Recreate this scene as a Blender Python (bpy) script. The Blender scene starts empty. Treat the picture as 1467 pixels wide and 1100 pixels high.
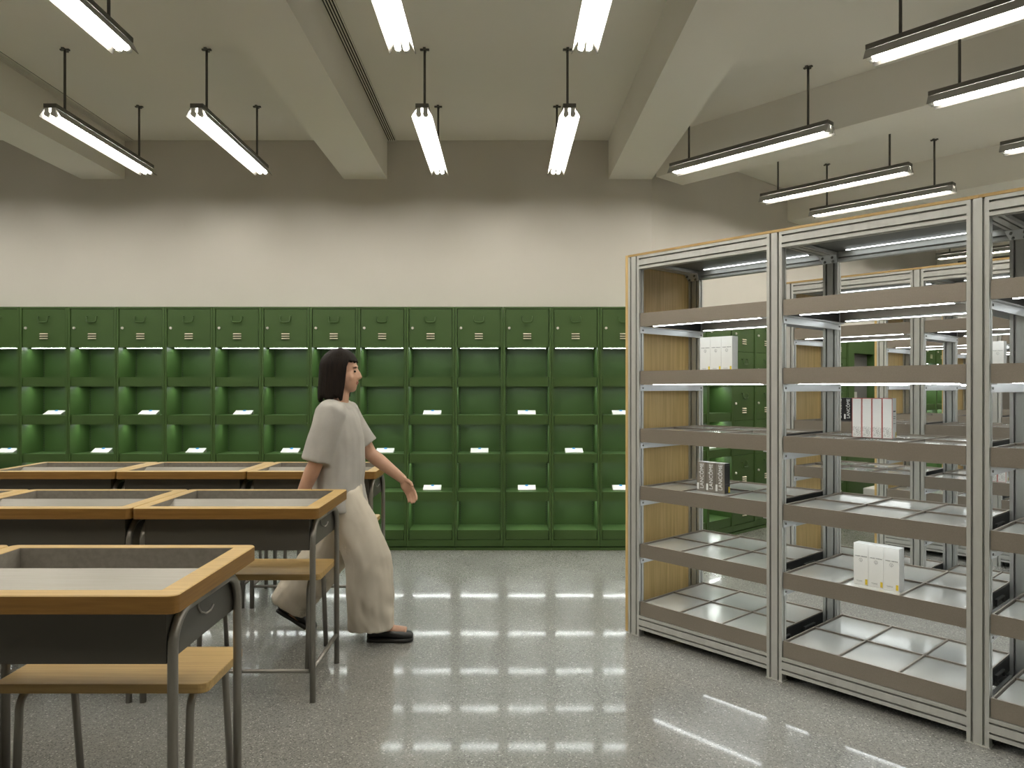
import bpy, bmesh, math, random
from mathutils import Vector, Matrix, noise

random.seed(7)
sc = bpy.context.scene
C = sc.collection
PI = math.pi
ORD = ['zeroth', 'first', 'second', 'third', 'fourth', 'fifth', 'sixth', 'seventh', 'eighth', 'ninth', 'tenth',
       'eleventh', 'twelfth', 'thirteenth', 'fourteenth', 'fifteenth', 'sixteenth', 'seventeenth']

# ------------------------------------------------------------------ materials
def mat(name, col=(.8, .8, .8), rough=.5, metal=0.0, spec=.5, emit=None, strength=0, coat=0.0):
    m = bpy.data.materials.new(name)
    m.use_nodes = True
    b = m.node_tree.nodes['Principled BSDF']
    b.inputs['Base Color'].default_value = (*col, 1)
    b.inputs['Roughness'].default_value = rough
    b.inputs['Metallic'].default_value = metal
    b.inputs['Specular IOR Level'].default_value = spec
    b.inputs['Coat Weight'].default_value = coat
    if emit:
        b.inputs['Emission Color'].default_value = (*emit, 1)
        b.inputs['Emission Strength'].default_value = strength
    return m

def nodes(m):
    return m.node_tree.nodes, m.node_tree.links, m.node_tree.nodes['Principled BSDF']

def vary(m, a, b_, scale=(1, 1, 1), nscale=5.0, detail=4, rough=None, bump=0.0, coord='Object', lo=.35, hi=.65):
    """noise mix between two tones of the same thing, optional roughness range and bump"""
    n, l, bs = nodes(m)
    tc = n.new('ShaderNodeTexCoord'); mp = n.new('ShaderNodeMapping'); nz = n.new('ShaderNodeTexNoise'); cr = n.new('ShaderNodeValToRGB')
    mp.inputs['Scale'].default_value = scale
    nz.inputs['Scale'].default_value = nscale
    nz.inputs['Detail'].default_value = detail
    l.new(tc.outputs[coord], mp.inputs['Vector']); l.new(mp.outputs['Vector'], nz.inputs['Vector'])
    l.new(nz.outputs['Fac'], cr.inputs['Fac'])
    e = cr.color_ramp.elements
    e[0].position = lo; e[1].position = hi
    e[0].color = (*a, 1); e[1].color = (*b_, 1)
    l.new(cr.outputs['Color'], bs.inputs['Base Color'])
    if rough:
        mr = n.new('ShaderNodeMapRange')
        mr.inputs['To Min'].default_value, mr.inputs['To Max'].default_value = rough
        l.new(nz.outputs['Fac'], mr.inputs['Value']); l.new(mr.outputs['Result'], bs.inputs['Roughness'])
    if bump:
        bp = n.new('ShaderNodeBump'); bp.inputs['Strength'].default_value = bump; bp.inputs['Distance'].default_value = .002
        l.new(nz.outputs['Fac'], bp.inputs['Height']); l.new(bp.outputs['Normal'], bs.inputs['Normal'])
    return m

M = {}
M['wall'] = vary(mat('wall_paint', rough=.85, spec=.2), (.62, .595, .545), (.645, .62, .57), nscale=1.3)
M['ceil'] = vary(mat('ceiling_paint', rough=.9, spec=.15), (.88, .855, .80), (.90, .875, .82), nscale=1.1)
M['green'] = vary(mat('green_enamel', rough=.42, spec=.4), (.043, .088, .021), (.048, .096, .024), nscale=3, rough=(.38, .48))
M['green_dark'] = mat('dark_gap', (.006, .010, .005), .8)
M['oak'] = vary(mat('oak_veneer', rough=.42), (.43, .28, .098), (.53, .36, .14), scale=(1.2, 26, 26), nscale=3.0, detail=6, rough=(.36, .48), bump=.03)
M['oak_v'] = vary(mat('oak_upright_veneer', rough=.45), (.56, .385, .145), (.70, .50, .215), scale=(22, 22, 1.0), nscale=3.0, detail=6, rough=(.38, .5), bump=.03)
M['oak_shaded'] = vary(mat('oak_edge_shaded', rough=.45), (.195, .095, .018), (.25, .13, .028), scale=(2, 2, 40), nscale=3.0, detail=5)  # same veneer as the top, with the edge's shade darkened into its colour
M['steel_grey'] = vary(mat('grey_steel_paint', rough=.42, spec=.5, metal=.25), (.085, .079, .066), (.092, .086, .072), nscale=4)
M['tube_steel'] = mat('satin_steel_tube', (.27, .255, .225), .34, .6)
M['tray_lin'] = vary(mat('tray_wall_grey', rough=.5), (.21, .19, .16), (.245, .225, .19), nscale=60, detail=2)
M['panel'] = vary(mat('brushed_tray_panel', rough=.4, metal=.35), (.255, .24, .21), (.275, .26, .23), scale=(1, 30, 30), nscale=6, rough=(.34, .42))
M['alu'] = vary(mat('anodised_aluminium', rough=.38, metal=.3), (.50, .505, .475), (.55, .555, .525), scale=(6, 6, .4), nscale=6, rough=(.34, .44))
M['alu_bright'] = mat('bright_aluminium', (.66, .68, .69), .32, .4)
M['taupe'] = vary(mat('taupe_metallic', rough=.38, metal=.55), (.29, .255, .21), (.32, .28, .235), scale=(3, 3, 3), nscale=140, detail=1, rough=(.34, .44))
M['tile'] = vary(mat('pale_gloss_panel', rough=.12, metal=.25, spec=.6), (.54, .545, .515), (.57, .575, .545), nscale=3, rough=(.08, .16))
M['slide'] = mat('black_steel', (.035, .035, .033), .35, .5)
M['bolt'] = mat('bolt_steel', (.22, .22, .21), .35, .9)
M['chrome'] = mat('chrome', (.85, .83, .76), .32, .55)
M['louv'] = mat('pale_louvre_edge', (.62, .58, .44), .45, .3)
M['hood_out'] = mat('lamp_housing_grey', (.15, .145, .13), .5, .1)
M['hood_in'] = mat('lamp_reflector_white', (.42, .42, .41), .4)
M['holder'] = mat('white_plastic', (.72, .72, .70), .35)
M['tube'] = mat('fluorescent_tube', (.9, .9, .9), .3, emit=(1.0, .95, .855), strength=40)
M['led'] = mat('led_diffuser', (.9, .9, .9), .4, emit=(.94, 1.0, .96), strength=46)
M['led_rack'] = mat('led_diffuser_rack', (.9, .9, .9), .4, emit=(.95, 1.0, 1.0), strength=18)
M['led_dim'] = mat('led_diffuser_dim', (.9, .9, .9), .4, emit=(.95, 1.0, 1.0), strength=6)
M['top_grey'] = mat('grey_top_plate', (.16, .16, .15), .5, .5)
M['rod'] = mat('dark_rod', (.11, .105, .095), .45, .2)
M['vent'] = mat('vent_black', (.012, .012, .011), .7)
M['white'] = mat('white_card', (.74, .74, .71), .5)
M['blue'] = mat('blue_tab', (.02, .22, .55), .5)
M['yellow'] = vary(mat('yellow_label', rough=.5), (.75, .55, .03), (.62, .46, .03), nscale=90)
M['red'] = mat('red_edge', (.42, .05, .04), .45)
M['print'] = mat('grey_print', (.10, .10, .10), .6)
M['print_light'] = vary(mat('faint_small_print', rough=.6), (.40, .40, .38), (.74, .74, .71), scale=(1, 1, 1), nscale=420, detail=1, lo=.45, hi=.55)
M['silver'] = mat('silver_foil_card', (.34, .315, .275), .28, .75)
M['black'] = mat('black_gloss_card', (.018, .018, .02), .3)
M['letters'] = mat('pale_lettering', (.80, .80, .77), .4)
M['niche'] = vary(mat('niche_grey', rough=.35), (.11, .11, .107), (.14, .14, .137), nscale=2)
M['skin'] = vary(mat('skin', rough=.5), (.52, .30, .20), (.56, .335, .23), nscale=14)
M['hair'] = vary(mat('dark_hair', rough=.6, spec=.12), (.006, .004, .003), (.014, .009, .006), scale=(90, 90, 3), nscale=2, bump=.6)
M['tee'] = vary(mat('pale_grey_jersey', rough=.9, spec=.1), (.40, .385, .355), (.45, .435, .40), nscale=9, bump=.15)
M['trouser'] = vary(mat('beige_cotton', rough=.9, spec=.1), (.60, .545, .45), (.66, .605, .51), nscale=7, bump=.2)
M['shoe'] = mat('black_leather', (.016, .015, .014), .35)
M['lip'] = mat('lip', (.38, .14, .11), .5)
M['eye'] = mat('dark_eye', (.02, .014, .01), .25)

# polished, ground concrete floor with fine aggregate
def floor_mat():
    m = mat('polished_terrazzo', rough=.2)
    n, l, b = nodes(m)
    tc = n.new('ShaderNodeTexCoord')
    def nz(scale, detail, lo, hi, c0, c1):
        t = n.new('ShaderNodeTexNoise'); t.inputs['Scale'].default_value = scale; t.inputs['Detail'].default_value = detail
        r = n.new('ShaderNodeValToRGB'); e = r.color_ramp.elements
        e[0].position, e[1].position = lo, hi; e[0].color = (*c0, 1); e[1].color = (*c1, 1)
        l.new(tc.outputs['Object'], t.inputs['Vector']); l.new(t.outputs['Fac'], r.inputs['Fac'])
        return t, r
    t0, base = nz(1.6, 6, .3, .7, (.225, .224, .208), (.28, .279, .262))
    v = n.new('ShaderNodeTexVoronoi'); v.inputs['Scale'].default_value = 215
    l.new(tc.outputs['Object'], v.inputs['Vector'])
    cell = n.new('ShaderNodeSeparateColor'); l.new(v.outputs['Color'], cell.inputs['Color'])
    gr = n.new('ShaderNodeValToRGB'); ge = gr.color_ramp.elements
    gr.color_ramp.interpolation = 'CONSTANT'
    ge[0].position = 0; ge[0].color = (.55, .55, .55, 1)
    ge[1].position = .16; ge[1].color = (1, 1, 1, 1)
    for p, c in ((.55, 1.12), (.80, .8), (.90, 1.35), (.965, 2.2)):
        q = gr.color_ramp.elements.new(p); q.color = (c, c, c * .97, 1)
    l.new(cell.outputs[0], gr.inputs['Fac'])
    mx = n.new('ShaderNodeMix'); mx.data_type = 'RGBA'; mx.blend_type = 'MULTIPLY'; mx.inputs[0].default_value = .8
    l.new(base.outputs['Color'], mx.inputs[6]); l.new(gr.outputs['Color'], mx.inputs[7])
    l.new(mx.outputs[2], b.inputs['Base Color'])
    t2, rr = nz(2.3, 5, .3, .75, (.20,) * 3, (.28,) * 3)
    l.new(rr.outputs['Color'], b.inputs['Roughness'])
    t3 = n.new('ShaderNodeTexNoise'); t3.inputs['Scale'].default_value = 1.4; t3.inputs['Detail'].default_value = 2
    l.new(tc.outputs['Object'], t3.inputs['Vector'])
    bp = n.new('ShaderNodeBump'); bp.inputs['Strength'].default_value = .03; bp.inputs['Distance'].default_value = .02
    l.new(t3.outputs['Fac'], bp.inputs['Height']); l.new(bp.outputs['Normal'], b.inputs['Normal'])
    b.inputs['Specular IOR Level'].default_value = .45
    b.inputs['Coat Weight'].default_value = .42; b.inputs['Coat Roughness'].default_value = .065
    return m
M['floor'] = floor_mat()

# perforated slot strip: the slots are a pattern of the strip itself
def slot_mat():
    m = mat('slotted_strip', (.04, .07, .03), .6)
    n, l, b = nodes(m)
    tc = n.new('ShaderNodeTexCoord'); w = n.new('ShaderNodeTexWave'); w.bands_direction = 'Z'
    w.inputs['Scale'].default_value = 16.0
    r = n.new('ShaderNodeValToRGB'); r.color_ramp.interpolation = 'CONSTANT'
    r.color_ramp.elements[0].color = (.05, .085, .03, 1)
    r.color_ramp.elements[1].color = (.004, .006, .003, 1); r.color_ramp.elements[1].position = .5
    l.new(tc.outputs['Object'], w.inputs['Vector']); l.new(w.outputs['Fac'], r.inputs['Fac']); l.new(r.outputs['Color'], b.inputs['Base Color'])
    return m
M['slots'] = slot_mat()

# ------------------------------------------------------------------ mesh helpers
class MB:
    def __init__(s):
        s.bm = bmesh.new(); s.mi = 0
    def face(s, co, smooth=False):
        f = s.bm.faces.new([s.bm.verts.new(c) for c in co]); f.material_index = s.mi; f.smooth = smooth
        return f
    def box(s, x0, x1, y0, y1, z0, z1, faces_mat=None):
        v = [s.bm.verts.new(c) for c in ((x0, y0, z0), (x1, y0, z0), (x1, y1, z0), (x0, y1, z0), (x0, y0, z1), (x1, y0, z1), (x1, y1, z1), (x0, y1, z1))]
        fm = faces_mat or {}
        for key, q in (('-z', (3, 2, 1, 0)), ('+z', (4, 5, 6, 7)), ('-y', (0, 1, 5, 4)), ('+x', (1, 2, 6, 5)), ('+y', (2, 3, 7, 6)), ('-x', (3, 0, 4, 7))):
            f = s.bm.faces.new([v[i] for i in q]); f.material_index = fm.get(key, s.mi)
        return s
    def prism(s, outline, d):
        """outline: list of Vector (planar polygon); extruded along vector d"""
        d = Vector(d)
        a = [s.bm.verts.new(Vector(p)) for p in outline]; b = [s.bm.verts.new(Vector(p) + d) for p in outline]
        n = len(a)
        fs = [s.bm.faces.new(a[::-1]), s.bm.faces.new(b)]
        for i in range(n):
            fs.append(s.bm.faces.new((a[i], a[(i + 1) % n], b[(i + 1) % n], b[i])))
        for f in fs: f.material_index = s.mi
        return s
    def tube(s, pts, r, sides=12, cap=True):
        pts = [Vector(p) for p in pts]
        rs = r if isinstance(r, (list, tuple)) else [r] * len(pts)
        rings = []
        t0 = (pts[1] - pts[0]).normalized()
        up = Vector((0, 0, 1)) if abs(t0.z) < .9 else Vector((1, 0, 0))
        nrm = (up - t0 * up.dot(t0)).normalized()
        for i, p in enumerate(pts):
            if i == 0: t = pts[1] - p
            elif i == len(pts) - 1: t = p - pts[i - 1]
            else: t = (pts[i + 1] - p).normalized() + (p - pts[i - 1]).normalized()
            t.normalize()
            nrm = (nrm - t * nrm.dot(t)).normalized(); bn = t.cross(nrm)
            rings.append([s.bm.verts.new(p + (nrm * math.cos(a) + bn * math.sin(a)) * rs[i]) for a in (2 * PI * k / sides for k in range(sides))])
        for a, b in zip(rings, rings[1:]):
            for k in range(sides):
                f = s.bm.faces.new((a[k], a[(k + 1) % sides], b[(k + 1) % sides], b[k])); f.smooth = True; f.material_index = s.mi
        if cap:
            for f in (s.bm.faces.new(rings[0][::-1]), s.bm.faces.new(rings[-1])): f.material_index = s.mi
        return s
    def loft(s, rings, cap=True):
        vr = [[s.bm.verts.new(p) for p in r] for r in rings]
        n = len(vr[0])
        for a, b in zip(vr, vr[1:]):
            for k in range(n):
                f = s.bm.faces.new((a[k], a[(k + 1) % n], b[(k + 1) % n], b[k])); f.smooth = True; f.material_index = s.mi
        if cap:
            s.bm.faces.new(vr[0][::-1]); s.bm.faces.new(vr[-1])
        return s
    def ball(s, c, rx, ry, rz, seg=20, rot=None):
        m = Matrix.Translation(c) @ (rot or Matrix.Identity(4)) @ Matrix.Diagonal((rx, ry, rz, 1))
        r = bmesh.ops.create_uvsphere(s.bm, u_segments=seg, v_segments=seg // 2 + 2, radius=1, matrix=m)
        for v in r['verts']:
            for f in v.link_faces: f.smooth = True; f.material_index = s.mi
        return s
    def data(s, name, mats, bevel=0, recalc=True):
        if recalc: bmesh.ops.recalc_face_normals(s.bm, faces=s.bm.faces)
        me = bpy.data.meshes.new(name)
        s.bm.to_mesh(me); s.bm.free()
        for m in (mats if isinstance(mats, (list, tuple)) else [mats]): me.materials.append(M[m] if isinstance(m, str) else m)
        return me
    def build(s, name, mats, parent=None, bevel=0):
        return link(name, s.data(name, mats), parent, bevel)

def link(name, me, parent=None, bevel=0):
    o = bpy.data.objects.new(name, me); C.objects.link(o)
    if parent: o.parent = parent
    if bevel:
        b = o.modifiers.new('bevel', 'BEVEL'); b.width = bevel; b.segments = 2; b.limit_method = 'ANGLE'; b.angle_limit = .7
    return o

def rrect(x0, x1, y0, y1, r, n=5, z=0):
    p = []
    for cx, cy, a0 in ((x1 - r, y0 + r, -PI / 2), (x1 - r, y1 - r, 0), (x0 + r, y1 - r, PI / 2), (x0 + r, y0 + r, PI)):
        for i in range(n + 1):
            a = a0 + PI / 2 * i / n
            p.append(Vector((cx + r * math.cos(a), cy + r * math.sin(a), z)))
    return p

def tag(o, label, cat, group=None, kind=None):
    o['label'] = label; o['category'] = cat
    if group: o['group'] = group
    if kind: o['kind'] = kind
    return o

def empty(name, loc, rz=0, label=None, cat=None, group=None):
    o = bpy.data.objects.new(name, None); C.objects.link(o)
    o.location = loc; o.rotation_euler = (0, 0, rz); o.empty_display_size = .1
    if label: tag(o, label, cat, group)
    return o

def copy_tree(o, parent=None):
    c = o.copy(); C.objects.link(c)
    if parent: c.parent = parent
    for ch in list(o.children): copy_tree(ch, c)
    return c

def struct(o):
    o['kind'] = 'structure'; return o

def setlabel(o, t): o['label'] = t; return o

# ------------------------------------------------------------------ directions
TH = math.radians(41.5)
SD = Vector((math.sin(TH), -math.cos(TH), 0))     # along the aluminium racks, coming towards the room's near side
VD = Vector((math.cos(TH), math.sin(TH), 0))      # across the racks, away into the far room
RACK_RZ = math.atan2(SD.y, SD.x)
WALL2_RZ = TH
CORNER = Vector((1.235, 6.10, 0))
CEIL, BEAM = 3.376, 3.05

# ------------------------------------------------------------------ shell
def slab(name, poly, z0, z1, m):
    return struct(MB().prism([Vector((p[0], p[1], z0)) for p in poly], (0, 0, z1 - z0)).build(name, m))
W2E = CORNER + VD * 10.4
ROOM = [(-7, -4.2), (13.6, -4.2), (13.6, 7.0), (W2E.x, W2E.y), (CORNER.x, CORNER.y), (-7, 6.10)]
slab('floor', [(-7.2, -4.4), (13.8, -4.4), (13.8, 14), (-7.2, 14)], -.1, 0, 'floor')
slab('ceiling', [(-7.2, -4.4), (13.8, -4.4), (13.8, 14), (-7.2, 14)], CEIL, CEIL + .1, 'ceil')
def wall(name, a, b, m='wall', t=.12):
    a, b = Vector((*a, 0)), Vector((*b, 0)); d = (b - a).normalized(); n = Vector((-d.y, d.x, 0))
    return slab(name, [a, b, b + n * t, a + n * t], 0, CEIL, m)
wall('wall_back', (CORNER.x, CORNER.y), (-7, 6.10), t=-.12)
wall('wall_far', (W2E.x, W2E.y), (CORNER.x, CORNER.y), t=-.12)
wall('wall_right', (13.6, 7.0), (W2E.x, W2E.y), t=-.12)
wall('wall_side', (13.6, -4.2), (13.6, 7.0), t=-.12)
wall('wall_left', (-7, 6.10), (-7, -4.2), t=-.12)
wall('wall_front', (-7, -4.2), (13.6, -4.2), t=-.12)
# downstand beams
for x0, x1 in ((-5.77, -5.41), (-3.557, -3.195), (-1.354, -.990), (.869, 1.235)):
    struct(MB().box(x0, x1, -4.2, 6.10, BEAM, CEIL).build('beam', 'ceil'))
for q0, length in ((Vector((1.244, 6.05, 0)), 6.0), (Vector((3.0, 7.6, 0)), 10.5), (Vector((4.66, 9.06, 0)), 11), (Vector((6.31, 10.52, 0)), 9)):
    a = q0 - SD * .25; b = q0 + SD * length
    if q0.x < 2: a = q0 + SD * .02
    w = VD * .37
    struct(MB().prism([Vector((p.x, p.y, BEAM)) for p in (a, b, b + w, a + w)], (0, 0, CEIL - BEAM)).build('beam', 'ceil'))

# linear slot diffusers beside two beams
for x0, lab in ((-.985, 'black linear air slot in the ceiling beside the middle beam'), (-3.19, 'black linear air slot in the ceiling beside the far left beam')):
    t = empty('ceiling_vent', (x0, 0, CEIL), 0, lab, 'vent', 'linear air slots')
    MB().box(0, .072, -4.1, 6.09, -.003, -.0005).build('backing', 'vent', t)
    sl = MB()
    for i in range(5):
        sl.box(i * .0168, i * .0168 + .0045, -4.1, 6.09, -.012, -.003)
    sl.build('slat', 'ceil', t)

# ------------------------------------------------------------------ pendant twin-tube lights
def make_light():
    t = empty('pendant_light', (0, 0, 0))
    L = .60
    MB().box(-.039, .039, -L, L, 2.960, 2.985).build('housing', 'hood_out', t, .002)
    h = MB()
    def strip(p, q, th, inner, outer):
        n = Vector((-(q[1] - p[1]), 0, (q[0] - p[0]))).normalized() * th
        a, b = Vector((p[0], -L, p[1])), Vector((q[0], -L, q[1])); d = Vector((0, 2 * L, 0))
        h.mi = inner; h.face((a, b, b + d, a + d))
        h.mi = outer; h.face((a + n, a + n + d, b + n + d, b + n))
        h.face((a, a + n, b + n, b)); h.face((a + d, b + d, b + n + d, a + n + d)); h.face((b, b + n, b + n + d, b + d))
    strip((.037, 2.958), (.064, 2.908), -.0025, 1, 0)
    strip((-.064, 2.908), (-.037, 2.958), -.0025, 1, 0)
    h.mi = 1; h.face(((-.037, -L, 2.9585), (.037, -L, 2.9585), (.037, L, 2.9585), (-.037, L, 2.9585)))
    me = h.data('reflector', ['hood_out', 'hood_in'], recalc=False)
    link('reflector', me, t)
    tm = MB().tube([(0, -L + .025, 2.925), (0, L - .025, 2.925)], .0125, 14).data('tube', 'tube')
    hm = MB().box(-.012, .012, -.012, .012, 2.915, 2.960).tube([(0, -.014, 2.925), (0, .014, 2.925)], .0155, 14).data('lamp_holder', 'holder')
    for x in (-.02, .02):
        link('tube', tm, t).location = (x, 0, 0)
        for y in (-L + .014, L - .014):
            link('lamp_holder', hm, t).location = (x, y, 0)
    rm = MB().tube([(0, 0, 2.985), (0, 0, CEIL - .006)], .0075, 10).box(-.028, .028, -.008, .008, CEIL - .010, CEIL - .001).box(-.008, .008, -.028, .028, CEIL - .010, CEIL - .001).data('rod', 'rod')
    for y in (-.452, .452):
        link('rod', rm, t).location = (0, y, 0)
    return t
light0 = make_light(); used_light = [False]
def place_light(x, y, rz, label):
    o = copy_tree(light0) if used_light[0] else light0
    used_light[0] = True
    o.location = (x, y, 0); o.rotation_euler = (0, 0, rz)
    tag(o, label, 'pendant light', 'twin-tube pendant lights')
LX = [(-4.9, None), (-4.03, None), (-2.70, 'over the left end of the desks'), (-1.83, 'left of the middle ceiling beam'), (-.493, 'right of the middle ceiling beam'), (.383, 'left of the beam by the rack')]
for yi, y in enumerate((4.905, 2.9, .9)):  # lamps outside the view are added to lift floor and ceiling light
    for x, d in LX:
        if d and yi == 0: lab = 'twin-tube pendant light near the locker wall, ' + d
        elif d and yi == 1 and x > -2: lab = 'twin-tube pendant light cut off by the top edge, ' + d
        elif d is None: lab = 'added twin-tube pendant light outside the view in the far left bay'
        else: lab = 'added twin-tube pendant light outside the view over the near floor'
        place_light(x, y, 0, lab)
RLAB = {(3.73, -.90): 'large slanting twin-tube pendant light cut by the top right corner',
        (4.58, -.90): 'slanting twin-tube pendant light cut by the right edge, below the topmost one',
        (4.58, -2.67): 'slanting twin-tube pendant light nearest the beam corner, above the rack',
        (5.88, -2.66): 'slanting twin-tube pendant light in the middle of three above the rack',
        (6.714, -2.62): 'slanting twin-tube pendant light lowest above the rack, just over its oak cap',
        (5.88, -.88): 'small end of a twin-tube pendant light at the right edge',
        (10.97, -2.65): 'far twin-tube pendant light seen through the top opening of the rack'}
for v in (1.60, 2.44, 3.73, 4.58, 5.88, 6.714, 8.0, 8.85, 10.14, 10.97):  # unseen lamps on this side are also added, to brighten floor and beams
    for s in (-2.65, -.90, .87):
        key = min(RLAB, key=lambda k: abs(k[0] - v) + abs(k[1] - s))
        hit = abs(key[0] - v) + abs(key[1] - s) < .08
        if v < 3.8 and s < -2 or v < 3 and s < 0: continue
        ss = key[1] if hit else s
        p = SD * ss + VD * v
        lab = RLAB[key] if hit else ('twin-tube pendant light far back over the rear racks' if v > 7 else 'added twin-tube pendant light outside the view on the right')
        place_light(p.x, p.y, RACK_RZ + PI / 2, lab)

# ------------------------------------------------------------------ lockers
LW, LD, LH = .3865, .28, 1.945
SH_TOP = [1.3825, 1.0786, .768, .4645, .159]
SH_BOT = [1.308, 1.004, .698, .391, .085]
hw = LW / 2 - .0012
iw = .1745
def locker_body():
    b = MB()
    b.box(-hw, -iw, 0, LD, .031, LH).box(iw, hw, 0, LD, .031, LH)
    b.box(-iw, iw, 0, LD, LH - .014, LH).box(-iw, iw, LD - .012, LD, .031, LH - .014)
    b.box(-iw, iw, .001, LD - .012, .031, .081)
    return b.data('body', 'green')
def locker_plinth():
    return MB().box(-hw, hw, -.003, LD, 0, .022).box(-hw, hw, .03, LD, .022, .031).data('plinth', 'green')
def door_data(h):
    b = MB().box(-iw + .004, iw - .004, .006, .018, 0, h)
    return b.data('door', 'green')
def handle_data():
    p = [(-.040, .004, .024), (-.040, -.010, .022), (-.0395, -.012, -.006), (-.034, -.012, -.0175), (-.022, -.012, -.021), (.022, -.012, -.021), (.034, -.012, -.0175), (.0395, -.012, -.006), (.040, -.010, .022), (.040, .004, .024)]
    return MB().tube(p, .005, 8).data('handle', 'green')
def lock_data():
    return MB().tube([(0, .004, 0), (0, -.006, 0)], .0105, 16).tube([(0, -.006, 0), (0, -.009, 0)], .0065, 12).box(-.001, .001, -.0096, -.009, -.004, .004).data('lock', 'chrome')
def louvre_data():
    b = MB()
    for i in range(3):
        z = .0185 - i * .0185
        b.prism([Vector((-.032, .004, z + .006)), Vector((-.032, -.006, z - .003)), Vector((-.032, .004, z - .004))], (.064, 0, 0))
    return b.data('louvre', 'louv')
def shelf_data(i):
    t, b_ = SH_TOP[i], SH_BOT[i]
    b = MB().box(-iw + .0045, iw - .0045, .007, .012, b_, t).box(-iw + .003, iw - .003, .012, LD - .014, t - .010, t)
    b.box(-iw + .003, iw - .003, .012, .02, b_, b_ + .004)
    return b.data('shelf', 'green')
def strip_data(z):
    b = MB(); b.mi = 0
    zb = z - .0012 if z > 1.5 else z + .0006
    b.box(-.152, .152, .092, .108, zb, zb + .003, {'-z': 1, '-y': 1} if z > 1.5 else {'-z': 1}).box(-.152, .152, .093, .108, zb + .003, z + .012)
    return b.data('light_strip', ['alu_bright', 'led'])
DATA = dict(body=locker_body(), plinth=locker_plinth(), handle=handle_data(), lock=lock_data(), louvre=louvre_data(),
            dtop=door_data(.309), shelves=[shelf_data(i) for i in range(5)],
            strips=[strip_data(z) for z in [1.618] + SH_BOT[:4]], slot=None)
DATA['slot'] = MB().box(-iw + .006, -iw + .011, LD - .0135, LD - .0115, .17, 1.60).box(iw - .011, iw - .006, LD - .0135, LD - .0115, .17, 1.60).data('slotted_strip', 'slots')
DATA['top_board'] = MB().box(-iw, iw, .018, LD - .012, 1.624, 1.634).data('top_board', 'green')
def add_door(t, me, z, zh):
    d = link('door', me, t); d.location = (0, 0, z)
    link('handle', DATA['handle'], d).location = (0, 0, zh * .715)
    setlabel(link('lock', DATA['lock'], d), 'chrome lock').location = (-.143, 0, zh * .50)
    setlabel(link('louvre', DATA['louvre'], d), 'pale louvre slits').location = (0, 0, zh * .287)
def open_locker(loc, rz, label):
    t = empty('locker', loc, rz, label, 'locker', 'green lockers')
    link('body', DATA['body'], t); link('plinth', DATA['plinth'], t); link('slotted_strip', DATA['slot'], t); link('top_board', DATA['top_board'], t)
    add_door(t, DATA['dtop'], 1.6205, .309)
    for i in range(5):
        link('shelf', DATA['shelves'][i], t)
        setlabel(link('light_strip', DATA['strips'][i], t), 'lit white light strip')
    return t
DOORZ = [.085, .392, .699, 1.006, 1.313, 1.6205]
DATA['dlow'] = door_data(.3035)
def door_locker(loc, rz, label):
    t = empty('locker', loc, rz, label, 'locker', 'green lockers')
    link('body', DATA['body'], t); link('plinth', DATA['plinth'], t)
    for z in DOORZ: add_door(t, DATA['dtop'] if z > 1.6 else DATA['dlow'], z, .309 if z > 1.6 else .3035)
    return t
FRONT_Y = 6.10 - LD - .02
XB = -1.175
CARD2 = (-7, -5, -3, -1, 1, 3, 5); CARD3 = (-8, -6, -4, -2, 0, 2, 4); CARD4 = (1, 3, 5)
for k in range(-10, 6):
    n = 6 - k
    if k == 5: lab = 'green locker column partly covered by the near rack\'s oak end'
    elif k == -8: lab = 'green locker column cut off by the left edge of the picture'
    elif k < -8: lab = 'green locker column outside the view on the left'
    else: lab = 'green locker column with lit shelves, %s to the left of the near rack' % ORD[n]
    open_locker((XB + LW * (k + .5), FRONT_Y, 0), 0, lab)
# wedge-shaped white cards, on the shelves
def card_data():
    b = MB()
    pr = [Vector((-.0725, 0, 0)), Vector((-.0725, .070, 0)), Vector((-.0725, .070, .033)), Vector((-.0725, .0, .004))]
    b.prism(pr, (.145, 0, 0))
    return b.data('card_stand', 'white')
cd = card_data()
tabd = MB().prism([Vector((-.011, .054, .0285)), Vector((-.011, .0705, .0358)), Vector((-.011, .0705, .0290)), Vector((-.011, .054, .0215))], (.022, 0, 0)).data('blue_tab', 'blue')
for row, ks, z in ((1, CARD2, SH_TOP[1]), (2, CARD3, SH_TOP[2]), (3, CARD4, SH_TOP[3])):
    for k in ks:
        n = 6 - k
        rown = {1: 'second', 2: 'third', 3: 'fourth'}[row]
        colt = 'the locker beside the near rack' if k == 5 else ('the locker at the left edge' if k == -8 else 'the %s locker from the rack' % ORD[n])
        t = link('card_stand', cd)
        t.location = (XB + LW * (k + .5), FRONT_Y + .105, z + .0006)
        tag(t, 'white wedge card on the %s shelf of %s' % (rown, colt), 'card', 'white wedge cards in the lockers')
        setlabel(link('tab', tabd, t), 'blue tab')
# lockers along the angled wall
L2 = Vector((1.235 + .112, FRONT_Y, 0))
def on2(k): return L2 + VD * k
n_door = 0
for j in range(0, 8):
    p = on2(.103 + LW * (j + .5))
    if j < 2:
        lab = ['green open locker nearest the corner, seen through the near rack', 'green open locker with lit shelves left of the locker doors, behind the near rack'][j]
        open_locker(p, WALL2_RZ, lab)
    else:
        lab = 'green six-door locker on the angled wall, %s after the open ones' % ORD[j - 1]
        door_locker(p, WALL2_RZ, lab)
for j, lab in ((1, 'white card lying in the open locker beside the locker doors'),):
    t = link('card_stand', cd); p = on2(.103 + LW * (j + .5)) + Vector((-VD.y, VD.x, 0)) * .09
    t.location = (p.x, p.y, SH_TOP[2] + .0006); t.rotation_euler = (0, 0, WALL2_RZ)
    tag(t, lab, 'card', 'white wedge cards in the lockers'); setlabel(link('tab', tabd, t), 'blue tab')
kn0 = .103 + LW * 8
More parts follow.
